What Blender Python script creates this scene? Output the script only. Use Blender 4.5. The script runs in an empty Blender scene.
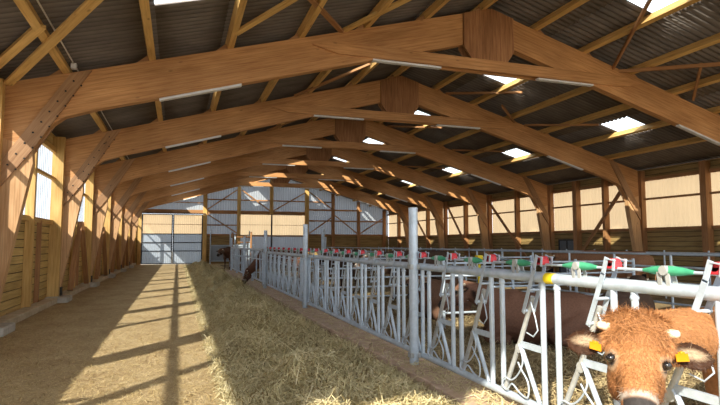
import bpy, bmesh, math, random
import numpy as np
from mathutils import Vector as V, Matrix, Euler
random.seed(7); rng = np.random.default_rng(7)
scn = bpy.context.scene
COL = scn.collection
V3 = lambda *a: V(a)

# ------------------------------------------------------------------ dimensions of the barn
RX, RZ, SL = 7.28, 7.47, 0.278          # ridge line (top of the rafters) and roof slope
XL, XR = -3.40, 18.10                   # planes of the long walls
YG = 45.7                               # far gable
Y0 = -1.2                               # open end
FR = [5.8, 11.5, 17.2, 22.9, 28.6, 34.3, 40.0]
def rtop(x): return RZ - SL*abs(x-RX)
def roofz(x): return rtop(x) + 0.205
ORD = ['first','second','third','fourth','fifth','sixth','seventh','eighth','ninth','tenth','eleventh','twelfth','thirteenth','fourteenth','fifteenth','sixteenth']

# ------------------------------------------------------------------ materials
def newmat(name):
    m = bpy.data.materials.new(name); m.use_nodes = True
    nt = m.node_tree; nt.nodes.clear()
    out = nt.nodes.new('ShaderNodeOutputMaterial')
    return m, nt, out
def nd(nt, t, **kw):
    n = nt.nodes.new(t)
    for k, v in kw.items():
        if k in n.inputs.keys() if isinstance(k, str) else False: n.inputs[k].default_value = v
        else: setattr(n, k, v)
    return n
def ramp(nt, stops):
    n = nt.nodes.new('ShaderNodeValToRGB'); e = n.color_ramp.elements
    while len(e) < len(stops): e.new(0.5)
    for i, (p, c) in enumerate(stops): e[i].position = p; e[i].color = (*c, 1)
    return n
def mapping(nt, src, scale):
    m = nt.nodes.new('ShaderNodeMapping'); m.inputs['Scale'].default_value = scale
    nt.links.new(src, m.inputs['Vector']); return m.outputs['Vector']
def noise(nt, vec, scale, detail=4, rough=.6):
    n = nt.nodes.new('ShaderNodeTexNoise'); n.inputs['Scale'].default_value = scale
    n.inputs['Detail'].default_value = detail; n.inputs['Roughness'].default_value = rough
    nt.links.new(vec, n.inputs['Vector']); return n.outputs['Fac']
def mixc(nt, fac, a, b, mode='MIX'):
    n = nt.nodes.new('ShaderNodeMix'); n.data_type = 'RGBA'; n.blend_type = mode
    for sock, val in (('Factor', fac), ('A', a), ('B', b)):
        s = [i for i in n.inputs if i.name == sock and (i.type == 'RGBA' if sock != 'Factor' else i.type == 'VALUE')][0]
        if hasattr(val, 'links'): nt.links.new(val, s)
        elif sock == 'Factor': s.default_value = val
        else: s.default_value = (*val, 1)
    return [o for o in n.outputs if o.type == 'RGBA'][0]
def bsdf(nt, out, col, rough=.7, metal=0, bump=None, bstr=.3, bdist=.01, spec=.4):
    b = nt.nodes.new('ShaderNodeBsdfPrincipled')
    if hasattr(col, 'links'): nt.links.new(col, b.inputs['Base Color'])
    else: b.inputs['Base Color'].default_value = (*col, 1)
    if hasattr(rough, 'links'): nt.links.new(rough, b.inputs['Roughness'])
    else: b.inputs['Roughness'].default_value = rough
    b.inputs['Metallic'].default_value = metal
    b.inputs['Specular IOR Level'].default_value = spec
    if bump is not None:
        bp = nt.nodes.new('ShaderNodeBump'); bp.inputs['Strength'].default_value = bstr; bp.inputs['Distance'].default_value = bdist
        nt.links.new(bump, bp.inputs['Height']); nt.links.new(bp.outputs['Normal'], b.inputs['Normal'])
    if out: nt.links.new(b.outputs[0], out.inputs[0])
    return b
def wood(name, dark, mid, light, knots=.5, lam=0.0):
    m, nt, out = newmat(name)
    uv = nt.nodes.new('ShaderNodeTexCoord').outputs['UV']
    g = noise(nt, mapping(nt, uv, (1.3, 22, 1)), 1.0, 5, .65)
    r = ramp(nt, [(.28, dark), (.5, mid), (.75, light)]); nt.links.new(g, r.inputs[0])
    big = noise(nt, mapping(nt, uv, (.5, 1.2, 1)), 1.0, 2)
    rb = ramp(nt, [(.3, (.72,.66,.60)), (.7, (1.15,1.12,1.1))]); nt.links.new(big, rb.inputs[0])
    col = mixc(nt, 1.0, r.outputs[0], rb.outputs[0], 'MULTIPLY')
    vo = nt.nodes.new('ShaderNodeTexVoronoi'); vo.inputs['Scale'].default_value = 1.0
    nt.links.new(mapping(nt, uv, (1.6, 4.0, 1)), vo.inputs['Vector'])
    rk = ramp(nt, [(.04, (1,1,1)), (.10, (0,0,0))]); nt.links.new(vo.outputs['Distance'], rk.inputs[0])
    mk = nt.nodes.new('ShaderNodeMath'); mk.operation = 'MULTIPLY'; mk.inputs[1].default_value = knots
    nt.links.new(rk.outputs[0], mk.inputs[0])
    col = mixc(nt, mk.outputs[0], col, tuple(c*.35 for c in dark))
    if lam:
        w = nt.nodes.new('ShaderNodeTexWave'); w.bands_direction = 'Y'; w.inputs['Scale'].default_value = lam; w.inputs['Distortion'].default_value = .15
        nt.links.new(uv, w.inputs['Vector'])
        rl = ramp(nt, [(.0, (.7,.66,.62)), (.06, (1,1,1))]); nt.links.new(w.outputs['Fac'], rl.inputs[0])
        col = mixc(nt, .7, col, rl.outputs[0], 'MULTIPLY')
    bsdf(nt, out, col, .62, bump=g, bstr=.25, bdist=.004, spec=.3)
    return m
def grainy(name, c1, c2, scale=6, rough=.8, metal=0, bump=.4, dist=.01, stretch=(1,1,1), spec=.3):
    m, nt, out = newmat(name)
    tc = nt.nodes.new('ShaderNodeTexCoord').outputs['Object']
    g = noise(nt, mapping(nt, tc, stretch), scale, 6, .65)
    r = ramp(nt, [(.3, c1), (.7, c2)]); nt.links.new(g, r.inputs[0])
    bsdf(nt, out, r.outputs[0], rough, metal, g, bump, dist, spec)
    return m
def sheet_mat(name, col, trans, clear, col2=None):
    """rigid light-passing sheet: diffuse + translucent + a clear share"""
    m, nt, out = newmat(name)
    tc = nt.nodes.new('ShaderNodeTexCoord').outputs['Object']
    g = noise(nt, mapping(nt, tc, (.6,.6,.25)), 1.5, 4)
    r = ramp(nt, [(.3, tuple(c*.86 for c in col)), (.7, col)]); nt.links.new(g, r.inputs[0])
    d = nt.nodes.new('ShaderNodeBsdfDiffuse'); t = nt.nodes.new('ShaderNodeBsdfTranslucent'); c = nt.nodes.new('ShaderNodeBsdfTransparent')
    nt.links.new(r.outputs[0], d.inputs[0]); nt.links.new(r.outputs[0], t.inputs[0])
    c.inputs[0].default_value = (*[min(1, x+.25) for x in col], 1)
    a = nt.nodes.new('ShaderNodeMixShader'); a.inputs[0].default_value = trans
    nt.links.new(d.outputs[0], a.inputs[1]); nt.links.new(t.outputs[0], a.inputs[2])
    b = nt.nodes.new('ShaderNodeMixShader'); b.inputs[0].default_value = clear
    nt.links.new(a.outputs[0], b.inputs[1]); nt.links.new(c.outputs[0], b.inputs[2])
    nt.links.new(b.outputs[0], out.inputs[0])
    return m
M = {}
M['glulam'] = wood('glulam', (.38,.175,.07), (.55,.29,.12), (.67,.39,.185), .5, 4.0)
M['brace'] = wood('knee_brace_wood', (.24,.13,.065), (.38,.22,.115), (.50,.31,.17), .9)
M['legwood'] = wood('leg_wood', (.42,.23,.105), (.58,.36,.185), (.70,.47,.27), .5, 4.0)
M['plate'] = wood('gusset_wood', (.20,.09,.04), (.36,.175,.08), (.50,.27,.13), .2)
M['purlin'] = wood('purlin_wood', (.46,.27,.085), (.66,.43,.16), (.78,.55,.24), .6)
M['post'] = wood('post_wood', (.46,.27,.085), (.64,.42,.15), (.76,.54,.23), .5)
M['brown'] = wood('brown_timber', (.26,.13,.055), (.40,.21,.095), (.50,.29,.14), .4)
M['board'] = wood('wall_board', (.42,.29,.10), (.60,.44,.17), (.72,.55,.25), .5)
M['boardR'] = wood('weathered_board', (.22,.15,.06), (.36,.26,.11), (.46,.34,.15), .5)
M['galv'] = grainy('galvanised_steel', (.39,.46,.53), (.56,.64,.73), 9, .42, .25, .15, .002, spec=.5)
M['galv_dull'] = grainy('dull_galvanised', (.32,.33,.32), (.46,.47,.46), 12, .55, .25, .2, .002)
M['red'] = grainy('red_plastic', (.42,.02,.03), (.60,.05,.06), 14, .45, 0, .05, .002)
M['green'] = grainy('green_plastic', (.03,.22,.12), (.07,.36,.20), 12, .45, 0, .05, .002)
M['yellow'] = grainy('sticker_and_sunlit_yellow', (.75,.55,.01), (.85,.68,.03), 12, .5, 0, .02, .001)
M['gap_backing'] = grainy('shaded_gap_backing', (.03,.022,.015), (.06,.045,.03), 3, .9, 0, .1, .002)  # dark sheet added behind the wall boards so their gaps look shaded
M['black'] = grainy('black_steel', (.012,.012,.013), (.035,.034,.035), 8, .55, .3, .2, .002)
M['darksteel'] = grainy('dark_frame_steel', (.035,.035,.04), (.08,.08,.085), 8, .5, .4, .1, .002)
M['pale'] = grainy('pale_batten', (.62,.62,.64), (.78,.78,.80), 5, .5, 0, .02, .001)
M['concrete'] = grainy('concrete', (.36,.33,.28), (.58,.54,.47), 7, .9, 0, .5, .01)
M['curb'] = grainy('curb_concrete', (.44,.30,.21), (.62,.46,.35), 5, .9, 0, .5, .012)
M['sill'] = grainy('sill_beam', (.46,.36,.23), (.66,.55,.38), 5, .85, 0, .3, .006)
M['outground'] = grainy('outside_gravel', (.38,.33,.26), (.52,.47,.38), 2, .95, 0, .3, .02)
M['glass_dark'] = grainy('door_pane', (.10,.12,.15), (.16,.19,.23), 2, .3, 0, 0, .001)
M['eye'] = grainy('eye_black', (.006,.005,.005), (.014,.010,.008), 6, .08, 0, 0, .001, spec=.8)
M['horn'] = grainy('horn_cream', (.50,.42,.30), (.72,.64,.50), 10, .5, 0, .1, .002)
M['tag'] = grainy('ear_tag_orange', (.60,.19,.005), (.68,.24,.008), 10, .45, 0, .02, .001)

# fibre cement roofing
m, nt, out = newmat('fibre_cement'); M['roof'] = m
tc = nt.nodes.new('ShaderNodeTexCoord').outputs['Object']
g = noise(nt, mapping(nt, tc, (.35,1.4,1)), 2.2, 6, .7)
r = ramp(nt, [(.3, (.13,.115,.11)), (.7, (.23,.205,.195))]); nt.links.new(g, r.inputs[0])
sx = nt.nodes.new('ShaderNodeSeparateXYZ'); nt.links.new(tc, sx.inputs[0])      # rib shading of the corrugation painted into the sheet colour
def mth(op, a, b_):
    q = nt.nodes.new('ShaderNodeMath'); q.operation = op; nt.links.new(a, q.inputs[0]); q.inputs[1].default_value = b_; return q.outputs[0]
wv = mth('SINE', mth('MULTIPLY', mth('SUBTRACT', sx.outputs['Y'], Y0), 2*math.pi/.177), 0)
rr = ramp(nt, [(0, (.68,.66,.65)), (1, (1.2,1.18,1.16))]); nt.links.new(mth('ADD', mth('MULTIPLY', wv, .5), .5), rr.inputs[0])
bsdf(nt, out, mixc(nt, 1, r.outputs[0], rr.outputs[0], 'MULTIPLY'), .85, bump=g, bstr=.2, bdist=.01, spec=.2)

M['sky_sheet'] = sheet_mat('roof_light_sheet', (.72,.76,.78), .75, .90)
M['cream_sheet'] = sheet_mat('cream_wall_sheet', (.66,.47,.27), .80, .03)
M['left_sheet'] = sheet_mat('left_wall_sheet', (.42,.45,.50), .22, .62)
nt = M['left_sheet'].node_tree      # clear when looked through squarely, milky at a grazing angle
lw = nt.nodes.new('ShaderNodeLayerWeight'); lw.inputs['Blend'].default_value = .5
mr = nt.nodes.new('ShaderNodeMapRange'); mr.inputs['From Min'].default_value = .62; mr.inputs['From Max'].default_value = .72
mr.inputs['To Min'].default_value = .92; mr.inputs['To Max'].default_value = .04
nt.links.new(lw.outputs['Facing'], mr.inputs['Value'])
last = [n for n in nt.nodes if n.type == 'OUTPUT_MATERIAL'][0].inputs[0].links[0].from_node
nt.links.new(mr.outputs[0], last.inputs[0])
M['gable_sheet'] = sheet_mat('gable_sheet', (.36,.39,.44), .22, .0)
M['gate_sheet'] = sheet_mat('gate_sheet', (.40,.45,.51), .22, .0)

# floor: trodden straw dust on concrete
def floor_mat(name, a, b, c, sc=1.0):
    m, nt, out = newmat(name)
    tc = nt.nodes.new('ShaderNodeTexCoord').outputs['Object']
    g1 = noise(nt, mapping(nt, tc, (1.4,.9,1)), 1.1*sc, 6, .7)
    g2 = noise(nt, mapping(nt, tc, (5,22,1)), 3.0*sc, 6, .75)
    g3 = noise(nt, mapping(nt, tc, (26,7,1)), 3.0*sc, 5, .75)
    r1 = ramp(nt, [(.3, a), (.52, b), (.75, c)]); nt.links.new(g1, r1.inputs[0])
    r2 = ramp(nt, [(.35, (.62,.60,.56)), (.65, (1.22,1.2,1.15))]); nt.links.new(g2, r2.inputs[0])
    r3 = ramp(nt, [(.35, (.72,.70,.66)), (.65, (1.2,1.18,1.12))]); nt.links.new(g3, r3.inputs[0])
    col = mixc(nt, 1, r1.outputs[0], r2.outputs[0], 'MULTIPLY'); col = mixc(nt, 1, col, r3.outputs[0], 'MULTIPLY')
    bsdf(nt, out, col, .95, bump=g2, bstr=.5, bdist=.015, spec=.1)
    return m
M['floor'] = floor_mat('straw_dust_floor', (.40,.29,.165), (.54,.42,.255), (.66,.54,.345))
M['bedding'] = floor_mat('pen_bedding', (.17,.125,.08), (.28,.215,.13), (.40,.32,.20))
M['hay_base'] = floor_mat('hay_mat', (.30,.25,.14), (.46,.38,.21), (.60,.51,.30), 2.0)
def blade_mat(name, cols):
    m, nt, out = newmat(name)
    uv = nt.nodes.new('ShaderNodeTexCoord').outputs['UV']
    sx = nt.nodes.new('ShaderNodeSeparateXYZ'); nt.links.new(uv, sx.inputs[0])
    r = ramp(nt, cols); nt.links.new(sx.outputs[0], r.inputs[0])
    bsdf(nt, out, r.outputs[0], .7, spec=.25)
    return m
M['hay'] = blade_mat('hay_blades', [(0,(.28,.23,.11)), (.35,(.56,.47,.25)), (.7,(.68,.58,.33)), (1,(.80,.70,.46))])
M['straw'] = blade_mat('straw_blades', [(0,(.36,.25,.10)), (.5,(.56,.42,.20)), (1,(.72,.57,.32))])
M['pen_straw'] = blade_mat('pen_straw', [(0,(.20,.145,.08)), (.5,(.38,.30,.16)), (1,(.58,.47,.26))])
def attr_mat(name, rough=.75, sc=40, st=.35):
    m, nt, out = newmat(name)
    at = nt.nodes.new('ShaderNodeAttribute'); at.attribute_name = 'coat'
    tc = nt.nodes.new('ShaderNodeTexCoord').outputs['Object']
    g = noise(nt, tc, sc, 5, .7)
    r = ramp(nt, [(.3, (.72,.70,.68)), (.7, (1.18,1.18,1.16))]); nt.links.new(g, r.inputs[0])
    col = mixc(nt, 1, at.outputs['Color'], r.outputs[0], 'MULTIPLY')
    bsdf(nt, out, col, rough, bump=g, bstr=st, bdist=.006, spec=.25)
    return m
M['coat'] = attr_mat('cow_coat')
m, nt, out = newmat('cow_hair'); M['hair'] = m
at = nt.nodes.new('ShaderNodeAttribute'); at.attribute_name = 'coat'
bsdf(nt, out, at.outputs['Color'], .6, spec=.3)

# ------------------------------------------------------------------ mesh builder
class MB:
    def __init__(s): s.v = []; s.f = []; s.uv = []; s.sm = []
    def poly(s, pts, faces, grain=None, smooth=False):
        o = len(s.v); s.v += [tuple(p) for p in pts]
        g = V(grain).normalized() if grain is not None else V((0,0,1))
        ou, ov = random.uniform(0, 50), random.uniform(0, 50)
        for f in faces:
            s.f.append(tuple(i+o for i in f)); s.sm.append(smooth)
            P = [V(pts[i]) for i in f]
            n = (P[1]-P[0]).cross(P[2]-P[1])
            if n.length < 1e-12: n = V((0,0,1))
            n.normalize(); c = n.cross(g)
            if c.length < .3:
                a = n.orthogonal().normalized(); b = n.cross(a)
                s.uv += [(p.dot(a)+ou, p.dot(b)+ov) for p in P]
            else:
                c.normalize(); s.uv += [(p.dot(g)+ou, p.dot(c)+ov) for p in P]
    def box(s, lo, hi, grain=None):
        lo, hi = V(lo), V(hi); c = (lo+hi)/2; d = hi-lo
        s.obox(c, V((1,0,0)), V((0,1,0)), V((0,0,1)), d, grain)
    def obox(s, c, ex, ey, ez, d, grain=None):
        c = V(c); ex, ey, ez = V(ex)*d[0]/2, V(ey)*d[1]/2, V(ez)*d[2]/2
        p = [c+ex*a+ey*b+ez*e for a in (-1,1) for b in (-1,1) for e in (-1,1)]
        if grain is None: grain = max((ex, ey, ez), key=lambda q: q.length)
        s.poly(p, [(0,1,3,2),(4,6,7,5),(0,4,5,1),(2,3,7,6),(0,2,6,4),(1,5,7,3)], grain)
    def beam(s, a, b, w, h, up=(0,0,1)):
        """box from a to b, w across, h along the up side"""
        a, b = V(a), V(b); x = (b-a).normalized(); y = V(up).cross(x)
        if y.length < 1e-3: y = V((0,1,0)).cross(x)
        y.normalize(); z = x.cross(y)
        s.obox((a+b)/2, x, y, z, ((b-a).length, w, h), x)
    def prism(s, pts, y0, y1, grain):
        """polygon given in XZ extruded in Y"""
        n = len(pts)
        P = [(x, y0, z) for x, z in pts]+[(x, y1, z) for x, z in pts]
        F = [tuple(range(n)), tuple(range(2*n-1, n-1, -1))]
        F += [(i, (i+1) % n + 0, (i+1) % n + n, i+n)[::-1] for i in range(n)]
        s.poly(P, F, grain)
    def tube(s, pts, r, n=10, caps=True):
        pts = [V(p) for p in pts]; R = r if hasattr(r, '__len__') else [r]*len(pts)
        prev = None; rings = []
        for i, p in enumerate(pts):
            t = (pts[min(i+1, len(pts)-1)]-pts[max(i-1, 0)]).normalized()
            if prev is None: a = t.orthogonal().normalized()
            else:
                a = prev-t*prev.dot(t); a.normalize()
            prev = a; b = t.cross(a)
            rings.append([p+(a*math.cos(k*2*math.pi/n)+b*math.sin(k*2*math.pi/n))*R[i] for k in range(n)])
        P = [q for rr in rings for q in rr]; F = []
        for i in range(len(rings)-1):
            for k in range(n):
                F.append((i*n+k, i*n+(k+1) % n, (i+1)*n+(k+1) % n, (i+1)*n+k))
        s.poly(P, F, pts[-1]-pts[0], True)
        if caps:
            s.poly(rings[0], [tuple(range(n))[::-1]]); s.poly(rings[-1], [tuple(range(n))])
    def ball(s, c, r, seg=12, rings=8, ax=None):
        c = V(c); rad = V(r) if hasattr(r, '__len__') else V((r, r, r)); P = []; F = []
        A = ax or (V((1,0,0)), V((0,1,0)), V((0,0,1)))
        for i in range(rings+1):
            th = math.pi*i/rings
            for k in range(seg):
                ph = 2*math.pi*k/seg
                P.append(c+A[0]*rad[0]*math.sin(th)*math.cos(ph)+A[1]*rad[1]*math.sin(th)*math.sin(ph)+A[2]*rad[2]*math.cos(th))
        for i in range(rings):
            for k in range(seg):
                F.append((i*seg+k, (i+1)*seg+k, (i+1)*seg+(k+1) % seg, i*seg+(k+1) % seg))
        s.poly(P, F, (0,0,1), True)
    def cap(s, p, q, a, b, n=16):
        """tapered capsule"""
        p, q = V(p), V(q); s.ball(p, a, n, n//2); s.ball(q, b, n, n//2)
        s.tube([p, q], [a, b], n)
    def corr(s, o, a, La, b, Lb, n, period, amp, sub=6, ph=0.0, na=1, top=None):
        """corrugated strip: ribs run along a, wave across b; top(x) gives a length for each rib line"""
        o, a, b, n = V(o), V(a).normalized(), V(b).normalized(), V(n).normalized()
        N = max(2, int(Lb/period*sub)); P = []
        for i in range(N+1):
            t = Lb*i/N; w = amp*math.sin(2*math.pi*(t+ph)/period)
            L = top(o+b*t) if top else La
            for j in range(na+1): P.append(o+b*t+a*L*j/na+n*w)
        F = [(i*(na+1)+j, (i+1)*(na+1)+j, (i+1)*(na+1)+j+1, i*(na+1)+j+1) for i in range(N) for j in range(na)]
        s.poly(P, F, a, True)
    def build(s, name, mat, parent=None, bevel=0, solid=0, **tags):
        me = bpy.data.meshes.new(name); me.from_pydata(s.v, [], s.f)
        uvl = me.uv_layers.new(name='UVMap')
        uvl.data.foreach_set('uv', np.array(s.uv, dtype=np.float32).ravel())
        me.polygons.foreach_set('use_smooth', s.sm)
        me.materials.append(M[mat] if isinstance(mat, str) else mat)
        o = bpy.data.objects.new(name, me); COL.objects.link(o)
        if parent: o.parent = parent
        if bevel:
            md = o.modifiers.new('bevel', 'BEVEL'); md.width = bevel; md.segments = 2; md.limit_method = 'ANGLE'
        if solid:
            md = o.modifiers.new('solid', 'SOLIDIFY'); md.thickness = solid; md.offset = 0
        tag(o, **tags); return o
def tag(o, label=None, cat=None, group=None, kind=None):
    if label: o['label'] = label
    if cat: o['category'] = cat
    if group: o['group'] = group
    if kind: o['kind'] = kind
    return o
def empty(name, loc=(0,0,0), rz=0, **t):
    o = bpy.data.objects.new(name, None); COL.objects.link(o); o.location = loc; o.rotation_euler = (0,0,rz)
    o.empty_display_size = .1
    return tag(o, **t)
def copy_tree(o, parent=None):
    c = o.copy(); COL.objects.link(c)
    if parent: c.parent = parent
    for ch in list(o.children): copy_tree(ch, c)
    return c

# ------------------------------------------------------------------ floors and ground
b = MB(); b.poly([(XL-.02,-3,0),(18.2,-3,0),(18.2,YG+.1,0),(XL-.02,YG+.1,0)], [(0,1,2,3)]); b.build('floor', 'floor', kind='structure')
b = MB(); b.poly([(-90,-80,-.06),(110,-80,-.06),(110,130,-.06),(-90,130,-.06)], [(0,1,2,3)]); b.build('ground', 'outground', kind='structure')

# ------------------------------------------------------------------ roof sheets with roof lights
SKY_Y = [2.7, 8.6, 14.5, 20.6, 26.6, 32.5, 38.4, 43.9]
SKY_X = [(-.46,.76), (4.15,5.38), (9.28,10.42), (14.0,15.15)]
PER = .177
ys = [Y0]
for y in SKY_Y: ys += [y-.6, y+.6]
ys.append(YG+.35)
sideX = {'left': [XL-.35, -.46, .76, 4.15, 5.38, RX], 'right': [RX, 9.28, 10.42, 14.0, 15.15, XR+.35]}
wn = 0
for side in ('left', 'right'):
    mb = MB(); X = sideX[side]
    for i in range(len(X)-1):
        p0, p1 = V((X[i], 0, roofz(X[i]))), V((X[i+1], 0, roofz(X[i+1])))
        a = p1-p0; n = a.cross(V((0,1,0)))
        if n.z < 0: n = -n
        for j in range(len(ys)-1):
            o = V((p0.x, ys[j], p0.z))
            if (X[i], X[i+1]) in SKY_X and j % 2 == 1:
                sk = MB(); o2 = o - a.normalized()*.06
                sk.corr(o2+n.normalized()*.03, a, a.length+.12, (0,1,0), ys[j+1]-ys[j], n, PER, .031, 6, ys[j]-Y0)
                wn += 1; sk.build('window_%d' % wn, 'sky_sheet', kind='structure')
            else:
                mb.corr(o, a, a.length, (0,1,0), ys[j+1]-ys[j], n, PER, .031, 6, ys[j]-Y0)
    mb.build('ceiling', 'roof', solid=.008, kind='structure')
b = MB(); b.prism([(RX-.35, roofz(RX-.35)+.05), (RX, roofz(RX)+.09), (RX+.35, roofz(RX+.35)+.05), (RX, roofz(RX)+.06)], Y0, YG+.35, (0,1,0))
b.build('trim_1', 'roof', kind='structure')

# ------------------------------------------------------------------ purlins
PX = [-2.1+1.53*k for k in range(13)]
nL = [x for x in PX if x < RX]; nR = [x for x in PX if x > RX]
for i, x in enumerate(PX):
    s = 1 if x < RX else -1
    nrm = V((-SL*s, 0, 1)).normalized(); t = V((1, 0, SL*s)).normalized()
    c = V((x, 0, rtop(x))) + nrm*.088
    mb = MB(); mb.obox(V((c.x, (Y0+YG)/2, c.z)), t, V((0,1,0)), nrm, (.13, YG-Y0, .17), (0,1,0))
    if s > 0:
        k = len(nL)-1-nL.index(x); lab = 'roof purlin running the length of the barn, %s to the left of the ridge' % ORD[k]
    else:
        k = nR.index(x); lab = 'roof purlin running the length of the barn, %s to the right of the ridge' % ORD[k]
    root = mb.build('purlin', 'purlin', label=lab, cat='purlin', group='purlins under the roof sheets')
    for y in FR:                       # wooden cleats holding the purlin on each rafter
        cb = MB(); w = -.10*s
        q = V((x, y, rtop(x))) - t*s*.0
        P = [q - t*(.05*s), q - t*(.33*s), q - t*(.05*s)+nrm*.13]
        cb.prism([(p.x, p.z) for p in P], y-.08, y+.08, t); cb.build('cleat', 'brown', root)

# ------------------------------------------------------------------ portal frames
def mir(pts): return [(2*RX-x, z) for x, z in pts][::-1]
def portal(y, idx):
    root = empty('portal_frame', (RX, y, 0), cat='roof frame', group='glulam portal frames across the barn',
        label='glued timber portal frame, %s' % ['nearest to the camera, mostly out of view', 'first whole arch, its rafter crossing the top left corner',
            'second whole arch from the camera', 'third whole arch from the camera', 'fourth whole arch from the camera', 'fifth whole arch from the camera', 'last arch before the far gable wall'][idx])
    def put(mb, name, mat, bevel=0, **k):
        mb.v = [(p[0]-RX, p[1], p[2]) for p in mb.v]
        return mb.build(name, mat, root, bevel, **k)
    hw = .10
    for s in (1, -1):
        f = (lambda q: q) if s == 1 else mir
        g = V((1, 0, SL*s))
        raf = [(-3.13, rtop(-3.13)), (-3.13, 3.55), (-2.62, 3.40), (-2.36, 3.80), (-2.10, 4.02), (-1.5, rtop(-1.5)-.80), (RX, RZ-.78), (RX, RZ)]
        mb = MB(); mb.prism(f(raf), -hw, hw, g); put(mb, 'rafter', 'glulam')
        leg = [(-3.13, 3.55), (-3.16, 2.4), (-3.35, .34), (-3.09, .34), (-2.60, 3.1), (-2.62, 3.40)]
        mb = MB(); mb.prism(f(leg), -hw, hw, (0,0,1)); put(mb, 'leg', 'legwood')
        band = [(-3.16, 2.55), (-3.16, 3.02), (-2.02, 4.86), (-1.66, 4.95), (-1.72, 4.86), (-2.62, 3.32)]
        for q in (1, -1):
            mb = MB(); mb.prism(f(band), q*hw, q*(hw+.05), (1, 0, 1.55*s)); br = put(mb, 'knee_brace', 'brace')
            for k in (range(9) if q == -1 and s == 1 and idx in (1, 2) else ()):           # bolt heads along the brace
                u = .08+.84*k/8
                for e in (-.08, .08):
                    x = -3.02+1.22*u; z = 2.85+1.98*u; x += e*.85; z -= e*.5
                    if s == -1: x = 2*RX-x
                    bo = MB(); bo.tube([(x-RX, q*(hw+.05), z), (x-RX, q*(hw+.062), z)], .018, 6); bo.build('bolt', 'black', br)
        tie = [(2.72, 6.00), (3.25, 6.14), (11.45, 6.14), (11.98, 6.00), (11.4, 5.86), (3.3, 5.86)]
        mb = MB(); mb.prism(tie, s*hw, s*(hw+.055), (1,0,0)); put(mb, 'tie_beam', 'glulam')
        gus = [(RX-.78, 7.25), (RX-.78, 6.42), (RX-.56, 6.12), (RX+.44, 6.12), (RX+.64, 6.42), (RX+.64, 7.29), (RX, 7.47)]
        mb = MB(); mb.prism(gus, s*(hw), s*(hw+.05), (0,0,1)); put(mb, 'apex_plate', 'plate')
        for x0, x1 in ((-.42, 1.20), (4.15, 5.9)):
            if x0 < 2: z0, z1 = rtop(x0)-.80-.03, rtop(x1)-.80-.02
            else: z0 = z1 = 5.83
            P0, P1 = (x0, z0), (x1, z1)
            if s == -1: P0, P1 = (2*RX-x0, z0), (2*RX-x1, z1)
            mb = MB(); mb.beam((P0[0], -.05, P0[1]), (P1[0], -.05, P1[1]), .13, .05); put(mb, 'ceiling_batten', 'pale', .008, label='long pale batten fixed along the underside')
        x0 = -3.36 if s == 1 else 2*RX+3.36-.30
        mb = MB(); mb.box((x0, -.12, .16), (x0+.30, .12, .40)); put(mb, 'steel_shoe', 'black', .01)
    return root
for i, y in enumerate(FR): portal(y, i)

# purlin-level wind braces (single planks)
def rp(x, y, d=-.05): return V((x, y, rtop(x)+d))
def plank(name, a, b, w, h, mat, label, cat, group=None):
    mb = MB(); mb.beam(a, b, w, h); return mb.build(name, mat, None, .004, label=label, cat=cat, group=group)
G = 'wind brace planks under the roof'
plank('wind_brace', rp(-3.05,11.35), rp(.2,5.9), .16, .05, 'purlin', 'long diagonal wind brace plank over the top left corner, running down to the first arch', 'roof brace', G)
plank('wind_brace', rp(-3.3,10.95,.03), rp(-2.05,9.1,.03), .15, .06, 'purlin', 'short diagonal plank at the left edge ending on the lowest purlin', 'roof brace', G)
plank('wind_brace', rp(.98,10.6,.02), rp(2.3,8.6,.02), .12, .06, 'purlin', 'diagonal plank between two purlins above the middle of the left rafter', 'roof brace', G)
plank('wind_brace', rp(1.9,8.9,.06), rp(3.4,11.4,.0), .12, .05, 'brown', 'brown strut slanting down to the right behind the first left rafter', 'roof brace', G)
plank('wind_brace', rp(3.45,11.4,.02), rp(5.6,8.3,.02), .14, .06, 'purlin', 'diagonal plank rising to the right left of the apex plate', 'roof brace', G)
plank('wind_brace', rp(9.2,8.2), rp(11.15,11.5), .06, .09, 'brown', 'thin dark strut crossing the purlin beside the upper right roof light', 'roof brace', G)
plank('wind_brace', rp(11.2,11.6), rp(13.6,7.4), .07, .09, 'brown', 'thin strut running flat to the right edge above the first right rafter', 'roof brace', G)
for a_, b_, nm in (((12.25,9.75),(13.7,11.2),'low near the right edge'), ((13.75,18.2),(12.3,17.1),'above the right knee of the second arch'), ((10.75,16.2),(12.1,17.3),'under the middle of the right slope')):
    plank('wind_brace', rp(*a_, -.02), rp(*b_, -.02), .06, .08, 'brown', 'short thin strut between two purlins, '+nm, 'roof brace', G)
nb = 0
for y in (17.2, 22.9, 28.6):
    for x0, x1 in ((3.5, 5.3), (9.0, 10.6), (12.3, 13.7)):
        nb += 1
        plank('wind_brace', rp(x0, y-.15, .0), rp(x1, y-2.4, .02), .09, .07, 'brown',
              'wind brace plank in front of the %s arch, %s' % ({17.2:'second',22.9:'third',28.6:'fourth'}[y], {3.5:'left of the apex plate',9.0:'just right of the apex plate',12.3:'low on the right slope'}[x0]), 'roof brace', G)

mb = MB(); xc = -1.97; mb.tube([(xc, Y0+.05, roofz(xc)-.06), (xc, YG-.3, roofz(xc)-.06)], .014, 8)
cdt = mb.build('conduit', 'pale', None, label='thin pale conduit running beside the lowest left purlin under the roof', cat='conduit')
mb = MB(); mb.box((xc-.05, 11.30, roofz(xc)-.16), (xc+.05, 11.40, roofz(xc)-.05)); mb.build('junction_box', 'pale', cdt, .008)

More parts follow.
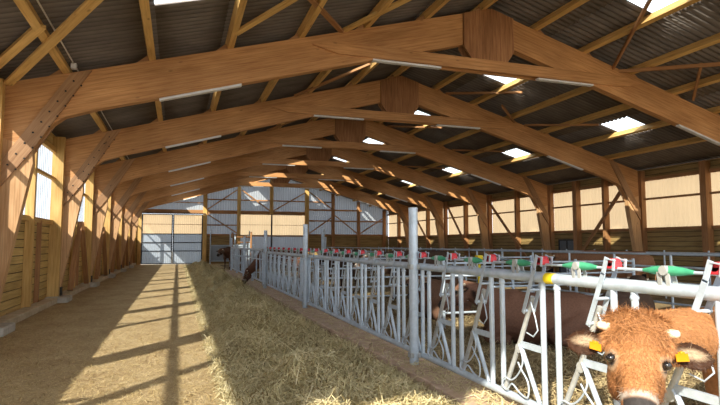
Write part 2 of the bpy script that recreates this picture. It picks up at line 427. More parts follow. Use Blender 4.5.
# ------------------------------------------------------------------ long walls
ZB, ZM, ZT = 2.2, 3.42, 4.22
BAY = [(a, b) for a, b in zip([.1]+FR, FR+[YG])]
def boards(mb, x, y0, y1, z0, z1, t=.03, h=.165, gap=.020):
    z = z0
    while z < z1-.02:
        mb.box((x-t/2+random.uniform(-.003,.003), y0, z), (x+t/2, y1, min(z+h, z1)), (0,1,0)); z += h+gap
def xboards(mb, y, x0, x1, z0, z1, t=.03, h=.145, gap=.010):
    z = z0
    while z < z1-.02:
        mb.box((x0, y-t/2+random.uniform(-.003,.003), z), (x1, y+t/2, min(z+h, z1)), (1,0,0)); z += h+gap
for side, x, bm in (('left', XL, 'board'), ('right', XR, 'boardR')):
    mb = MB()
    y = Y0
    for y1 in [.1]+FR+[YG]:
        boards(mb, x, y, y1-.004, .05, ZB); y = y1
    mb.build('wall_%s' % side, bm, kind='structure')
    s = 1 if side == 'right' else -1; bk = MB()
    for za, zb in ((.05, ZB), (ZT, roofz(x)-.03)): bk.box((x+.018*s, Y0, za), (x+.028*s, YG, zb), (0,1,0))
    bk.build('wall_%s' % side, 'gap_backing', kind='structure')
    # narrow solid strip above the windows, up to the roof
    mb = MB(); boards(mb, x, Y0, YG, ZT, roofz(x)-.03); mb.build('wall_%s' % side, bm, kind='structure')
    for a, c in BAY:
        wn += 1
        mb = MB(); s = 1 if side == 'right' else -1
        mb.corr((x+.02*s, a+.02, ZB-.03), (0,0,1), ZT-ZB+.06, (0,1,0), c-a-.04, (s,0,0), .20, .016 if s > 0 else .008, 8)
        mb.build('window_%d' % wn, 'cream_sheet' if side == 'right' else 'left_sheet', kind='structure')
    mb = MB(); s = -1 if side == 'right' else 1
    for z, h in ((ZB, .12), (ZM, .08), (ZT, .14)):
        mb.box((x+.02*s if s > 0 else x-.11, Y0, z-h/2), (x+.11 if s > 0 else x-.02, YG, z+h/2), (0,1,0))
    mb.build('trim_%d' % (2 if s > 0 else 3), 'brown' if s < 0 else 'post', kind='structure')

def nth_bay(i): return ['bay nearest the camera', 'bay before the first whole arch', 'bay after the first whole arch', 'bay after the second arch',
    'bay after the third arch', 'bay after the fourth arch', 'bay after the fifth arch', 'bay against the far gable'][i]
for i, (a, c) in enumerate(BAY):
    m_ = (a+c)/2
    # left wall: a deep post just before each frame and a stud a third of the way along
    mb = MB(); mb.box((XL+.02, c-.28, .12), (XL+.31, c-.12, roofz(XL+.2)-.15), (0,0,1))
    mb.build('wall_post', 'post', None, .006, label='deep left wall post at the far end of the %s' % nth_bay(i), cat='post', group='deep posts of the left wall')
    mb = MB(); mb.box((XL+.02, m_+.02, .12), (XL+.20, m_+.14, ZT), (0,0,1))
    mb.build('wall_stud', 'post', None, .004, label='slim left wall stud in the %s' % nth_bay(i), cat='stud', group='slim studs of the left wall')
    mb = MB(); mb.box((XL+.02, m_+1.15, .12), (XL+.12, m_+1.25, ZB), (0,0,1))
    mb.build('wall_stud', 'brown', None, .004, label='low brown left wall stud in the %s' % nth_bay(i), cat='stud', group='low studs of the left wall')
    if i not in (2,):
        for d, w in ((-1, 'near foot'), (1, 'far foot')):
            mb = MB(); mb.beam((XL+.25, m_+.45+.12*d, ZB+.15), (XL+.25, m_+.55+1.6*d, .16), .06, .16, (1,0,0))
            mb.build('sloping_prop', 'brown', None, .004, label='sloping prop on left wall, %s, %s' % (nth_bay(i), w), cat='prop', group='sloping props of the left wall')
    # right wall
    if i in (2,): pos = [(m_, .12)]
    elif i == 3: pos = [(19.16, .07), (21.0, .13)]
    else: pos = [(m_, .08)]
    for y, w in pos:
        mb = MB(); mb.box((XR-.30, y-w, .0), (XR-.02, y+w, roofz(XR-.15)-.12), (0,0,1))
        ex = ('' if i != 3 else (', thin one' if w < .1 else ', thick, by door'))
        mb.build('wall_post', 'brown', None, .006, label='brown right wall post, %s%s' % (nth_bay(i), ex), cat='post', group='posts of the right wall')
for y in FR:
    mb = MB(); mb.box((XR-.24, y-.09, 0), (XR-.02, y+.16, roofz(XR-.15)-.12), (0,0,1))
    mb.build('wall_post', 'brown', None, .006, label='brown post behind right leg of the %s' % dict(zip(FR, ['nearest arch','first whole arch','second arch','third arch','fourth arch','fifth arch','last arch']))[y], cat='post', group='posts of the right wall')
for (y0, z0), (y1, z1), nm in (((18.0,3.9),(21.3,.4),'beside the small door'), ((28.4,4.2),(24.0,.2),'between the third and fourth arches'), ((35.0,.3),(39.6,4.2),'in the far bay'),((30.0,.3),(33.6,4.2),'between the fourth and fifth arches')):
    plank('wall_brace', (XR-.36, y0, z0), (XR-.36, y1, z1), .05, .17, 'brown', 'diagonal timber brace on the right wall %s' % nm, 'wall brace', 'diagonal braces of the right wall')

# small door in the right wall
d = empty('door_2', (XR-.05, 21.85, 0), kind='structure')
mb = MB(); mb.box((-.02,-.55,.05),(.0,.55,1.78)); mb.build('door_panel', 'glass_dark', d)
mb = MB()
for lo, hi in (((-.05,-.60,.0),(.0,-.53,1.84)), ((-.05,.53,.0),(.0,.60,1.84)), ((-.05,-.60,1.76),(.0,.60,1.84)), ((-.045,-.04,.05),(0,.04,1.78))): mb.box(lo, hi)
mb.build('door_frame', 'darksteel', d)

# left sill beam and concrete feet
mb = MB()
ed = [Y0]+[y for f in FR for y in (f-.62, f+.12)]+[YG-.1]
for k in range(0, len(ed), 2):
    mb.box((-3.34, ed[k], 0), (-3.04, ed[k+1], .15), (0,1,0))
mb.build('baseboard_left', 'sill', None, .02, kind='structure')
for i, y in enumerate(FR):
    mb = MB(); mb.box((-3.37, y-.60, 0), (-2.80, y+.14, .16))
    mb.build('concrete_footing', 'concrete', None, .03, label='pale concrete footing under the left leg of the %s' % ['nearest arch','first whole arch','second arch','third arch','fourth arch','fifth arch','last arch'][i], cat='footing', group='footings along the left wall')
    mb = MB(); mb.box((17.5, y-.3, 0), (17.98, y+.3, .16))
    mb.build('concrete_footing', 'concrete', None, .03, label='concrete footing under the right leg of the %s' % ['nearest arch','first whole arch','second arch','third arch','fourth arch','fifth arch','last arch'][i], cat='footing', group='footings along the right wall')

# ------------------------------------------------------------------ far gable wall
def gtop(z0): return lambda p: roofz(p.x)-.06-z0
mb = MB()
mb.corr((XL, YG+.06, 4.05), (0,0,1), 1, (1,0,0), XR-XL, (0,1,0), .2, .014, 6, top=gtop(4.05))       # above the band
mb.corr((2.0, YG+.06, 2.3), (0,0,1), 1.75, (1,0,0), 2.8, (0,1,0), .2, .014, 6)
mb.corr((10.5, YG+.06, 2.3), (0,0,1), 1.75, (1,0,0), XR-10.5, (0,1,0), .2, .014, 6)
mb.corr((4.8, YG+.06, 0), (0,0,1), 2.36, (1,0,0), 5.7, (0,1,0), .2, .014, 6)
mb.build('wall_back', 'gable_sheet', kind='structure')
mb = MB(); xboards(mb, YG+.03, 2.0, 4.8, 0, 2.3); xboards(mb, YG+.03, 10.5, XR, 0, 2.35); xboards(mb, YG+.03, XL, -2.75, 0, 4.1)
mb.build('wall_back', 'boardR', kind='structure')
bk = MB()
for xa, xb, zt in ((2.0,4.8,2.3),(10.5,XR,2.35),(XL,-2.75,4.1)): bk.box((xa, YG+.05, 0), (xb, YG+.058, zt), (1,0,0))
bk.build('wall_back', 'gap_backing', kind='structure')
for x0, x1 in ((4.8, 7.5), (7.5, 10.5)):
    wn += 1; mb = MB(); mb.corr((x0, YG+.06, 2.34), (0,0,1), 1.74, (1,0,0), x1-x0, (0,1,0), .2, .012, 6); mb.build('window_%d' % wn, 'cream_sheet', kind='structure')
for x, z0, wd, nm in ((-2.85, 0, .13, 'left of the gate'), (2.05, 0, .16, 'right of the gate'), (4.75, 0, .14, 'left of the cream panels'), (7.45, 4.1, .14, 'under the ridge, above the cream panels'),
                  (10.5, 0, .17, 'right of the cream panels'), (12.85, 0, .13, 'third from the right end'), (15.2, 0, .13, 'second from the right end'), (17.65, 0, .13, 'at the right end')):
    mb = MB(); mb.box((x-wd, YG-.22, z0), (x+wd, YG+.02, roofz(x)-.12), (0,0,1))
    mb.build('gable_post', 'post' if x < 11 else 'brown', None, .01, label='timber post of the far gable, %s' % nm, cat='post', group='posts of the far gable')
mb = MB()
for x0, x1, z, h in ((-2.9, 10.6, 4.22, .28), (2.1, 4.7, 3.15, .10), (2.1,4.7,2.36,.12), (4.8,10.5,2.28,.12), (10.6,17.8,2.38,.14), (10.6,17.8,3.6,.12), (10.6,15.5,4.55,.14), (2.1,12.8,5.25,.10), (-2.8,2.0,4.95,.07), (4.8,10.5,3.2,.03)):
    mb.box((x0, YG-.12, z-h/2), (x1, YG-.01, z+h/2), (1,0,0))
mb.build('trim_4', 'brown', kind='structure')
mb = MB(); mb.box((7.42, YG-.14, 0), (7.54, YG-.02, 4.1)); mb.build('trim_5', 'darksteel', kind='structure')
for a_, b_, nm in (((2.2,4.05),(4.6,2.5),'beside the gate'), ((2.2,4.4),(4.6,6.1),'above the gate post'), ((4.95,6.1),(7.3,4.4),'left of the ridge post'), ((7.6,4.4),(10.3,6.0),'right of the ridge post'),
                   ((10.7,2.5),(12.7,3.9),'right of the cream panels'), ((13.0,4.1),(15.1,2.5),'third bay from the right'), ((15.3,2.5),(17.5,3.9),'in the right corner'), ((10.7,6.1),(12.8,4.6),'high right of the cream panels')):
    plank('gable_brace', (a_[0], YG-.16, a_[1]), (b_[0], YG-.16, b_[1]), .05, .10, 'brown', 'diagonal brace of the far gable, %s' % nm, 'wall brace', 'braces of the far gable')

# sliding gate
g = empty('door_1', (-.4, YG-.16, 0), kind='structure')
for s, x0, x1 in ((1, -2.30, -.02), (2, .02, 2.28)):
    leaf = MB()
    for z in (.06, 1.05, 1.72, 2.40, 3.95): leaf.box((x0, -.05, z-.035), (x1, .01, z+.035))
    for x in (x0+.03, x1-.03): leaf.box((x-.045, -.055, .03), (x+.045, .01, 3.98))
    lf = leaf.build('gate_leaf', 'darksteel', g)
    mb = MB(); mb.corr((x0+.03, .03, .05), (0,0,1), 2.35, (1,0,0), x1-x0-.06, (0,1,0), .15, .012, 6); mb.build('metal_sheet', 'gate_sheet', lf)
    mb = MB(); mb.corr((x0+.03, .03, 2.40), (0,0,1), 1.54, (1,0,0), x1-x0-.06, (0,1,0), .15, .012, 6); mb.build('light_panel', 'cream_sheet', lf)
    mb = MB(); mb.box((x0, -.03, 3.15), (x1, 0, 3.19)); mb.build('rail', 'brown', lf)
mb = MB(); mb.box((-.12,-.10,1.0),(-.07,-.05,1.22)); mb.box((.07,-.10,1.0),(.12,-.05,1.22)); mb.build('handle', 'black', g, .005)
mb = MB(); mb.box((-2.4,-.12,4.0),(2.5,-.04,4.08)); mb.build('track', 'darksteel', g)

# ------------------------------------------------------------------ feed fence
FX = 2.83
P0 = 3.74                                # a latch bar; the locks repeat every .7625 m
STEP = .7625
# prototype pieces of one lock place, local: y=0 at the latch bar, towards +y is away from the camera
def lock_pieces(root, y, latch=True):
    out = []
    mb = MB(); mb.tube([(0,0,.26),(0,0,1.31)], .024, 10); out.append(mb.build('upright', 'galv', root))
    mb = MB(); mb.tube([(0,-.18,.26),(0,-.18,1.22),(0,-.175,1.31)], .024, 10); mb.ball((0,-.178,1.25), .030, 10, 6); out.append(mb.build('upright', 'galv', root))
    mb = MB(); mb.box((-.012,.0,.715),(.012,.33,.765)); mb.tube([(0,.31,.72),(0,.07,.30)], .020, 8); out.append(mb.build('lower_brace', 'galv', root))
    lk = MB(); lk.tube([(-.0,.565,.30),(-.0,.31,.78),(-.0,.13,1.16)], .021, 10); lk.tube([(-.02,.33,.70),(.02,.33,.70)], .04, 10)
    lk.tube([(-.02,.57,.31),(.02,.57,.31)], .036, 10)
    h = lk.build('headlock', 'galv_dull', root); out.append(h)
    st = MB()
    for sx in (-.050, .050):
        st.beam((sx,.20,1.02),(sx,.035,1.40), .006, .040, (0,1,0)); st.beam((sx,.04,1.39),(sx,.0,1.51), .006, .034, (0,1,0)); st.beam((sx,.0,1.50),(sx,-.07,1.49), .006, .02, (1,0,0)); st.beam((sx,-.065,1.50),(sx,-.055,1.42), .006, .02, (0,1,0))
    st.tube([(-.06,.19,1.04),(.06,.19,1.04)], .016, 8); st.tube([(-.06,.1,1.22),(.06,.1,1.22)], .012, 8)
    st.build('latch_strap', 'galv', h)
    la = MB(); la.box((-.036,-.050,1.432),(.036,.035,1.478)); la.tube([(-.036,-.008,1.475),(.036,-.008,1.475)], .028, 12)
    la.build('latch_block', 'red', h, .006, label='red plastic latch block')
    wr = MB()
    pts = [(-.03,.30,.74),(-.035,.24,.62),(-.035,.30,.50),(-.04,.40,.42),(-.045,.50,.42),(-.045,.54,.35),(-.045,.47,.32),(-.045,.39,.39),(-.045,.28,.34),(-.045,.17,.33),(-.045,.16,.45),(-.04,.26,.54),(-.04,.31,.60)]
    cr = []
    for i in range(len(pts)-1):
        p0, p1, p2, p3 = [V(pts[max(0, min(len(pts)-1, j))]) for j in (i-1, i, i+1, i+2)]
        for k in range(4):
            t = k/4; cr.append(.5*((2*p1)+(p2-p0)*t+(2*p0-5*p1+4*p2-p3)*t*t+(3*p1-p0-3*p2+p3)*t**3))
    wr.tube(cr, .008, 6)
    wr.tube([(-.03,.12,1.12),(-.04,.05,1.0),(-.04,.02,.90),(-.04,.08,.84),(-.04,.17,.86)], .006, 6)
    wr.build('wire_handle', 'galv', h)
    sl = MB(); sl.tube([(0,-.62,1.435),(0,-.54,1.437),(0,-.46,1.438),(0,-.34,1.438),(0,-.26,1.435)], [.012,.026,.032,.026,.012], 10); out.append(sl.build('lever_sleeve', 'green', root, label='green tapered plastic sleeve'))
    br = MB()
    for yy in (-.47,-.41):
        br.beam((-.03,yy,1.34),(-.02,yy+.02,1.45), .03, .008, (1,0,0)); br.beam((.03,yy,1.34),(.02,yy+.02,1.45), .03, .008, (1,0,0))
    br.tube([(-.045,-.44,1.44),(.045,-.44,1.44)], .03, 10)
    out.append(br.build('rod_bracket', 'galv_dull', root))
    for o in out: o.location.y += y
    return out
def panel(y0, y1, label, first=None):
    root = empty('feed_fence_panel', (FX, y0, 0), label=label, cat='feed fence', group='self-locking feed fence panels')
    L = y1-y0
    mb = MB(); mb.tube([(0,.0,1.325),(0,L,1.325)], .042, 16); mb.build('top_rail', 'galv', root)
    mb = MB(); mb.tube([(0,.03,.27),(0,L-.03,.27)], .034, 12); mb.build('bottom_rail', 'galv', root)
    mb = MB(); mb.tube([(0,.05,1.435),(0,L-.05,1.435)], .010, 8); mb.build('control_rod', 'galv', root)
    k0 = math.ceil((y0+.20-P0)/STEP); k1 = math.floor((y1-.08-P0)/STEP)
    for k in range(k0, k1+1):
        y = P0+k*STEP-y0
        if first is None: first = lock_pieces(root, y); first_y = y; panel.proto = (first, y)
        else:
            src, sy = panel.proto
            for o in src:
                c = copy_tree(o, root); c.location.y = o.location.y-sy+y
    return root
posts_y = [.2, 6.29, 12.4, 18.5, 24.6, 30.7]
panA = panel(posts_y[0], posts_y[1], 'galvanised feed fence panel with self-locking stalls, nearest the camera, the brown cow reaching through')
bpy.context.view_layer.update()
panel(posts_y[1], posts_y[2], 'second galvanised feed fence panel, just beyond the tall near post', 1)
panel(posts_y[2], posts_y[3], 'third galvanised feed fence panel, with closely packed upright bars in the distance', 1)
mb = MB(); mb.box((-.046,.0,-.022),(.046,.10,.022))
mb = MB(); mb.tube([(0,-.105,0),(0,.0,0)], .0435, 16); st = mb.build('sticker', 'yellow', panA, label='yellow warning sticker on the top rail'); st.location = (0, P0-.06-.2, 1.325)
for i, y in enumerate(posts_y[:4]):
    mb = MB(); mb.tube([(0,0,0),(0,0,2.03)], .055, 20); mb.tube([(0,0,2.03),(0,0,2.045)], .058, 20)
    p = empty('fence_post', (FX-.10, y*.9647, 0), label='tall round galvanised fence post, %s' % ['right beside the camera', 'nearest in view with straw at its foot', 'second, between the second and third panels', 'third from the camera'][i], cat='post', group='tall posts of the feed fence')
    mb.build('tube', 'galv', p)
    for z in (1.325, .27):
        mb = MB(); mb.box((-.062,-.05,z-.03),(.12,.05,z+.03)); mb.build('clamp', 'galv_dull', p, .006)
# hooped panels farther on (curved safety stalls)
def hoop_panel(y0, y1, label):
    root = empty('feed_fence_panel', (FX, y0, 0), label=label, cat='feed fence', group='hooped feed fence panels')
    L = y1-y0
    for z, r, nm in ((1.40,.035,'top_rail'),(.30,.035,'bottom_rail'),(1.05,.022,'middle_rail')):
        mb = MB(); mb.tube([(0,0,z),(0,L,z)], r, 10); mb.build(nm, 'galv', root)
    n = 4
    for k in range(n):
        c = L*(k+.5)/n
        pts = [(0,c-.30,.3),(0,c-.30,1.1)]+[(0,c-.30*math.cos(t),1.1+.28*math.sin(t)) for t in [math.pi*j/8 for j in range(1,8)]]+[(0,c+.30,1.1),(0,c+.16,.65),(0,c+.16,.3)]
        mb = MB(); mb.tube(pts, .024, 8); mb.build('hoop', 'galv', root)
    for y in (0, L*.5, L):
        mb = MB(); mb.tube([(0,y,0),(0,y,1.95 if y == L else 1.6)], .05, 12); mb.build('support_post', 'galv', root)
    return root
hoop_panel(18.75, 24.6, 'hooped feed fence panel beyond the third post, a dark cow feeding through it')
hoop_panel(24.7, 30.7, 'farthest hooped feed fence panel, in front of the far gable')

# curb under the fence
mb = MB()
N = 60
for k in range(N):
    y0, y1 = -2+33*k/N, -2+33*(k+1)/N
    j = random.uniform(-.02,.02)
    mb.box((2.50+j, y0, 0), (2.98, y1-.006, .17+random.uniform(-.012,.01)))
mb.build('trim_6', 'curb', None, .015, kind='structure')

# pen floor
mb = MB(); N1, N2 = 60, 160; P = []
def penh(x, y): return .03+.045*(math.sin(x*1.7+y*.6)+math.sin(y*1.3-x*.8)+1.6*math.sin(x*.5+2)*math.sin(y*.37))/3.6+.03
for i in range(N1+1):
    for j in range(N2+1):
        x = 2.97+(17.95-2.97)*i/N1; y = -2+(YG-2)*j/N2
        P.append((x, y, penh(x, y)+random.uniform(-.006,.006)))
mb.poly(P, [(i*(N2+1)+j, (i+1)*(N2+1)+j, (i+1)*(N2+1)+j+1, i*(N2+1)+j+1) for i in range(N1) for j in range(N2)], None, True)
mb.build('floor', 'bedding', kind='structure')

# ------------------------------------------------------------------ blades (loose straw and hay)
def blades(name, pos, ln, w, mat, lift, flat=.25, **t):
    n = len(pos); th = rng.uniform(0, 2*np.pi, n); el = rng.uniform(-flat, flat*1.6, n)
    L = ln*rng.uniform(.4, 1.4, n)
    d = np.stack([np.cos(th)*np.cos(el), np.sin(th)*np.cos(el), np.sin(el)], 1)*L[:, None]/2
    s = np.stack([-np.sin(th), np.cos(th), rng.uniform(-.5,.5,n)], 1)*w/2
    bend = np.stack([rng.normal(0,.18,n)*L, rng.normal(0,.18,n)*L, np.abs(rng.normal(0,.18,n))*L], 1)
    c = pos.copy(); c[:, 2] += lift*rng.uniform(0, 1, n)+.004
    P = np.stack([c-d-s, c-d+s, c+bend-s, c+bend+s, c+d-s, c+d+s], 1)
    base = pos[:, 2][:, None]
    P[:, :, 2] = np.maximum(P[:, :, 2], base+.001)
    me = bpy.data.meshes.new(name)
    me.vertices.add(n*6); me.vertices.foreach_set('co', P.reshape(-1).astype(np.float32))
    me.loops.add(n*8); me.polygons.add(n*2)
    f = np.array([[0,1,3,2],[2,3,5,4]]); idx = (np.arange(n)[:, None, None]*6+f[None]).reshape(-1)
    me.loops.foreach_set('vertex_index', idx.astype(np.int32))
    me.polygons.foreach_set('loop_start', (np.arange(n*2)*4).astype(np.int32))
    me.update(calc_edges=True)
    uvl = me.uv_layers.new(name='UVMap'); cv = np.clip(rng.normal(.5,.25,n), 0, 1)
    uv = np.repeat(np.stack([cv, np.zeros(n)], 1), 8, 0); uvl.data.foreach_set('uv', uv.reshape(-1).astype(np.float32))
    me.materials.append(M[mat]); o = bpy.data.objects.new(name, me); COL.objects.link(o)
    return tag(o, **t)
# hay windrow
rmound = np.random.default_rng(3)
MND = [(rmound.uniform(.9,1.8), y, rmound.uniform(.25,.5), rmound.uniform(.3,.8), rmound.uniform(.04,.20)) for y in np.arange(8, 42, .55)]
MND += [(rmound.uniform(.95,2.45), 3.5+28*rmound.uniform(0,1)**1.3, rmound.uniform(.10,.24), rmound.uniform(.12,.40), rmound.uniform(.05,.15)) for _ in range(170)]
MND += [(1.45, 15.5, .4, .5, .26), (1.35, 20, .5, .8, .34), (1.7, 12.2, .3, .45, .20), (1.2, 26, .5, 1.2, .34), (1.9, 9.0, .3, .4, .14), (1.5, 32, .6, 1.2, .3)]
def hayh(x, y):
    e = np.clip((x-(.55+.12*np.sin(y*1.1)+.08*np.sin(y*2.7)))/.55, 0, 1); e = e*e*(3-2*e)
    f = np.clip((2.50-x)/.75, 0, 1)*.88+.12
    near = np.clip((y-3)/7, .35, 1)
    h = .09*near+.03*np.sin(x*5+y*2.1)+.03*np.sin(y*3.3-x*4)+.025*np.sin(x*11+y*7)+.022*np.sin(x*8-y*13+2*np.sin(y*1.7))+.02*np.sin(x*17+y*3)
    for cx, cy, rx, ry, hh in MND:
        h = h+hh*np.exp(-((x-cx)/rx)**2-((y-cy)/ry)**2)
    return np.maximum(h*e*f, 0)+.004
gx = np.linspace(.4, 2.60, 60); gy = np.linspace(1.5, 43, 700)
A, B = np.meshgrid(gx, gy, indexing='ij'); Hh = hayh(A, B)+rng.normal(0,.006,A.shape); Hh[0, :] = -.01
me = bpy.data.meshes.new('hay_row')
nv = A.size; me.vertices.add(nv); me.vertices.foreach_set('co', np.stack([A, B, Hh], -1).reshape(-1).astype(np.float32))
I, J = np.meshgrid(np.arange(59), np.arange(699), indexing='ij'); q = I*700+J
F = np.stack([q, q+700, q+701, q+1], -1).reshape(-1)
me.loops.add(len(F)); me.polygons.add(len(F)//4); me.loops.foreach_set('vertex_index', F.astype(np.int32))
me.polygons.foreach_set('loop_start', (np.arange(len(F)//4)*4).astype(np.int32)); me.update(calc_edges=True)
me.materials.append(M['hay_base']); hay = bpy.data.objects.new('hay_row', me); COL.objects.link(hay)
tag(hay, 'long heap of loose hay lying along the foot of the feed fence', 'hay', kind='stuff')
def strip(n, x0, x1, y0, y1, pw=2.0):
    x = rng.uniform(x0, x1, n); u = rng.uniform(0, 1, n)
    y = 1/((1-u)/y0+u/y1) if pw else rng.uniform(y0, y1, n)      # denser near the camera
    return x, y
x, y = strip(60000, .5, 2.48, 2.6, 40)
o = blades('hay', np.stack([x, y, hayh(x, y)], 1), .25, .007, 'hay', .07, .5); o.parent = hay; o.name = 'loose_stalks'; tag(o, kind='stuff')
x, y = strip(2500, 2.5, 2.95, 2.6, 30)
blades('hay_on_curb', np.stack([x, y, np.full_like(x, .175)], 1), .14, .006, 'hay', .02, .2, label='wisps of hay caught on the concrete curb under the feed fence', cat='hay', kind='stuff')
x, y = strip(42000, -2.9, 1.1, 4.0, 44)
blades('scattered_straw', np.stack([x, y, np.full_like(x, .001)], 1), .085, .004, 'straw', .006, .08, label='thin scatter of short straw over the driving passage floor', cat='straw', kind='stuff')
x, y = strip(30000, 3.0, 9.5, 2.6, 30)
x = np.clip(x, 3.0, 12)
blades('bedding_straw', np.stack([x, y, np.array([penh(a, b_) for a, b_ in zip(x, y)])], 1), .20, .008, 'pen_straw', .05, .35, label='straw bedding strewn over the cattle pen', cat='straw', kind='stuff')

# ------------------------------------------------------------------ pen furniture
def cross_gate(y, x0, x1, label):
    root = empty('pen_gate', (x0, y, 0), label=label, cat='gate', group='tubular gates across the pen')
    for z in (.35,.58,.80,1.02,1.25):
        mb = MB(); mb.tube([(0,0,z),(x1-x0,0,z)], .021, 8); mb.build('rail', 'galv', root)
    for x in np.linspace(0, x1-x0, 4):
        mb = MB(); mb.tube([(x,0,.0 if x in (0, x1-x0) else .3),(x,0,1.30)], .03, 8); mb.build('upright', 'galv', root)
cross_gate(12.35, 3.05, 9.0, 'tubular gate across the pen behind the second tall post')
cross_gate(8.9, 4.6, 9.0, 'tubular gate across the pen between the near cows and the far pen')
cross_gate(24.4, 3.05, 9.0, 'tubular gate across the pen near the far gable')
def railing(x, y0, y1, label, zs=(.45,.85,1.15,1.40)):
    root = empty('pen_railing', (x, y0, 0), label=label, cat='railing')
    for z in zs:
        mb = MB(); mb.tube([(0,0,z),(0,y1-y0,z)], .022, 8); mb.build('rail', 'galv', root)
    n = int((y1-y0)/1.4)
    for k in range(n+1):
        mb = MB(); mb.tube([(0,(y1-y0)*k/n,0),(0,(y1-y0)*k/n,1.42)], .025, 8); mb.build('post', 'galv', root)
railing(9.1, 5.2, 34, 'long galvanised railing along the far side of the pen')
railing(13.5, 8.0, 36, 'farthest railing in front of the right wall', (.5,.95,1.35))
for x, y, h, nm in ((6.0, 22.9, 2.3, 'behind the third panel'), (8.0, 30.0, 2.0, 'left of the dark mullion')):
    mb = MB(); mb.tube([(0,0,0),(0,0,h)], .07, 12); o = mb.build('pen_post', 'galv', None, label='tall grey tube post standing in the pen %s' % nm, cat='post', group='tube posts in the pen'); o.location = (x, y, 0)
# opened gate with sheeting and crush at the far end
root = empty('sheeted_gate', (2.1, 38.0, 0), label='pale sheeted gate standing open at the far end of the fence', cat='gate')
mb = MB(); mb.box((0,0,.45),(2.6,.03,1.5)); mb.build('sheet', 'gate_sheet', root)
for x in (0, 1.3, 2.6):
    mb = MB(); mb.tube([(x,-.03,0),(x,-.03,2.5)], .04, 10); mb.build('upright', 'galv', root)
mb = MB(); mb.tube([(0,-.03,1.5),(2.6,-.03,1.5)], .04, 10); mb.tube([(0,-.03,.45),(2.6,-.03,.45)], .04, 10); mb.build('rail', 'galv', root)
root = empty('cattle_crush', (3.1, 31.5, 0), label='tall rusty brown and grey tube frame at the far end of the feed fence', cat='crush')
for x, y, h in ((0,0,2.1),(0,1.6,2.3),(.9,0,2.3),(.9,1.6,2.1)):
    mb = MB(); mb.tube([(x,y,0),(x,y,h)], .05, 10); mb.build('post', 'brown' if h > 2.2 else 'galv', root)
for z in (.5,.9,1.3,1.7,2.0):
    mb = MB(); mb.tube([(0,0,z),(0,1.6,z),(.9,1.6,z),(.9,0,z),(0,0,z)], .03, 8); mb.build('rail', 'galv' if z < 1.6 else 'brown', root)
# post in the pen above the rail, sunlight painted in as yellow
mb = MB(); mb.box((-.03,-.03,0),(.03,.03,1.2)); mb.box((-.07,-.07,1.12),(.07,.07,1.33)); o = mb.build('sunlit_post', 'yellow', None, .01, label='sunlit post, its yellow light painted on, in the pen between two red latches', cat='post'); o.location = (6.9, 11.5, 0)

# ------------------------------------------------------------------ cattle
def head_axes(f, n, roll=0):
    f = V(f).normalized(); n = V(n); n = (n-f*n.dot(f)).normalized(); l = f.cross(n)
    if roll:
        q = Matrix.Rotation(roll, 3, f); n = q @ n; l = q @ l
    return f, n, l
def head_shapes(mb, O, f, n, l, S, fine=True):
    def p(a, b, c): return O+(l*a+f*b+n*c)*S
    ax = (l, f, n)
    def el(c, r): mb.ball(p(*c), [q*S for q in r], 24, 16, ax)
    el((0,.06,-.13), (.142,.11,.115)); el((0,.17,-.135), (.120,.14,.115)); el((.07,.02,-.10), (.075,.06,.06)); el((-.07,.02,-.10), (.075,.06,.06))
    el((0,.0,-.075), (.13,.050,.06))
    for s in (-1, 1):
        el((.100*s,.150,-.085), (.034,.040,.030))           # brow
        el((.072*s,.20,-.20), (.045,.11,.09))               # cheek
        el((.055*s,.455,-.105), (.036,.045,.045))           # nostril wing
        # ear: a leaf-shaped cup
        R = Matrix.Rotation(-.12*s, 3, f)
        e1 = (l*s*.96+f*.20-n*.05).normalized(); e2 = (f*.97-l*s*.2+n*.1).normalized(); e3 = e1.cross(e2)
        mb.cap(p(.10*s,.06,-.11), p(.15*s,.078,-.115), .032*S, .026*S, 12)
        mb.ball(p(.215*s,.10,-.12), (.082*S,.074*S,.016*S), 20, 12, (e1, e2, e3))
        mb.ball(p(.165*s,.09,-.12), (.055*S,.046*S,.020*S), 16, 10, (e1, e2, e3))
    mb.cap(p(0,.16,-.115), p(0,.42,-.10), .092*S, .066*S)
    mb.cap(p(0,.20,-.20), p(0,.42,-.165), .075*S, .050*S)
    el((0,.465,-.115), (.078,.055,.062)); el((0,.455,-.165), (.060,.050,.040))
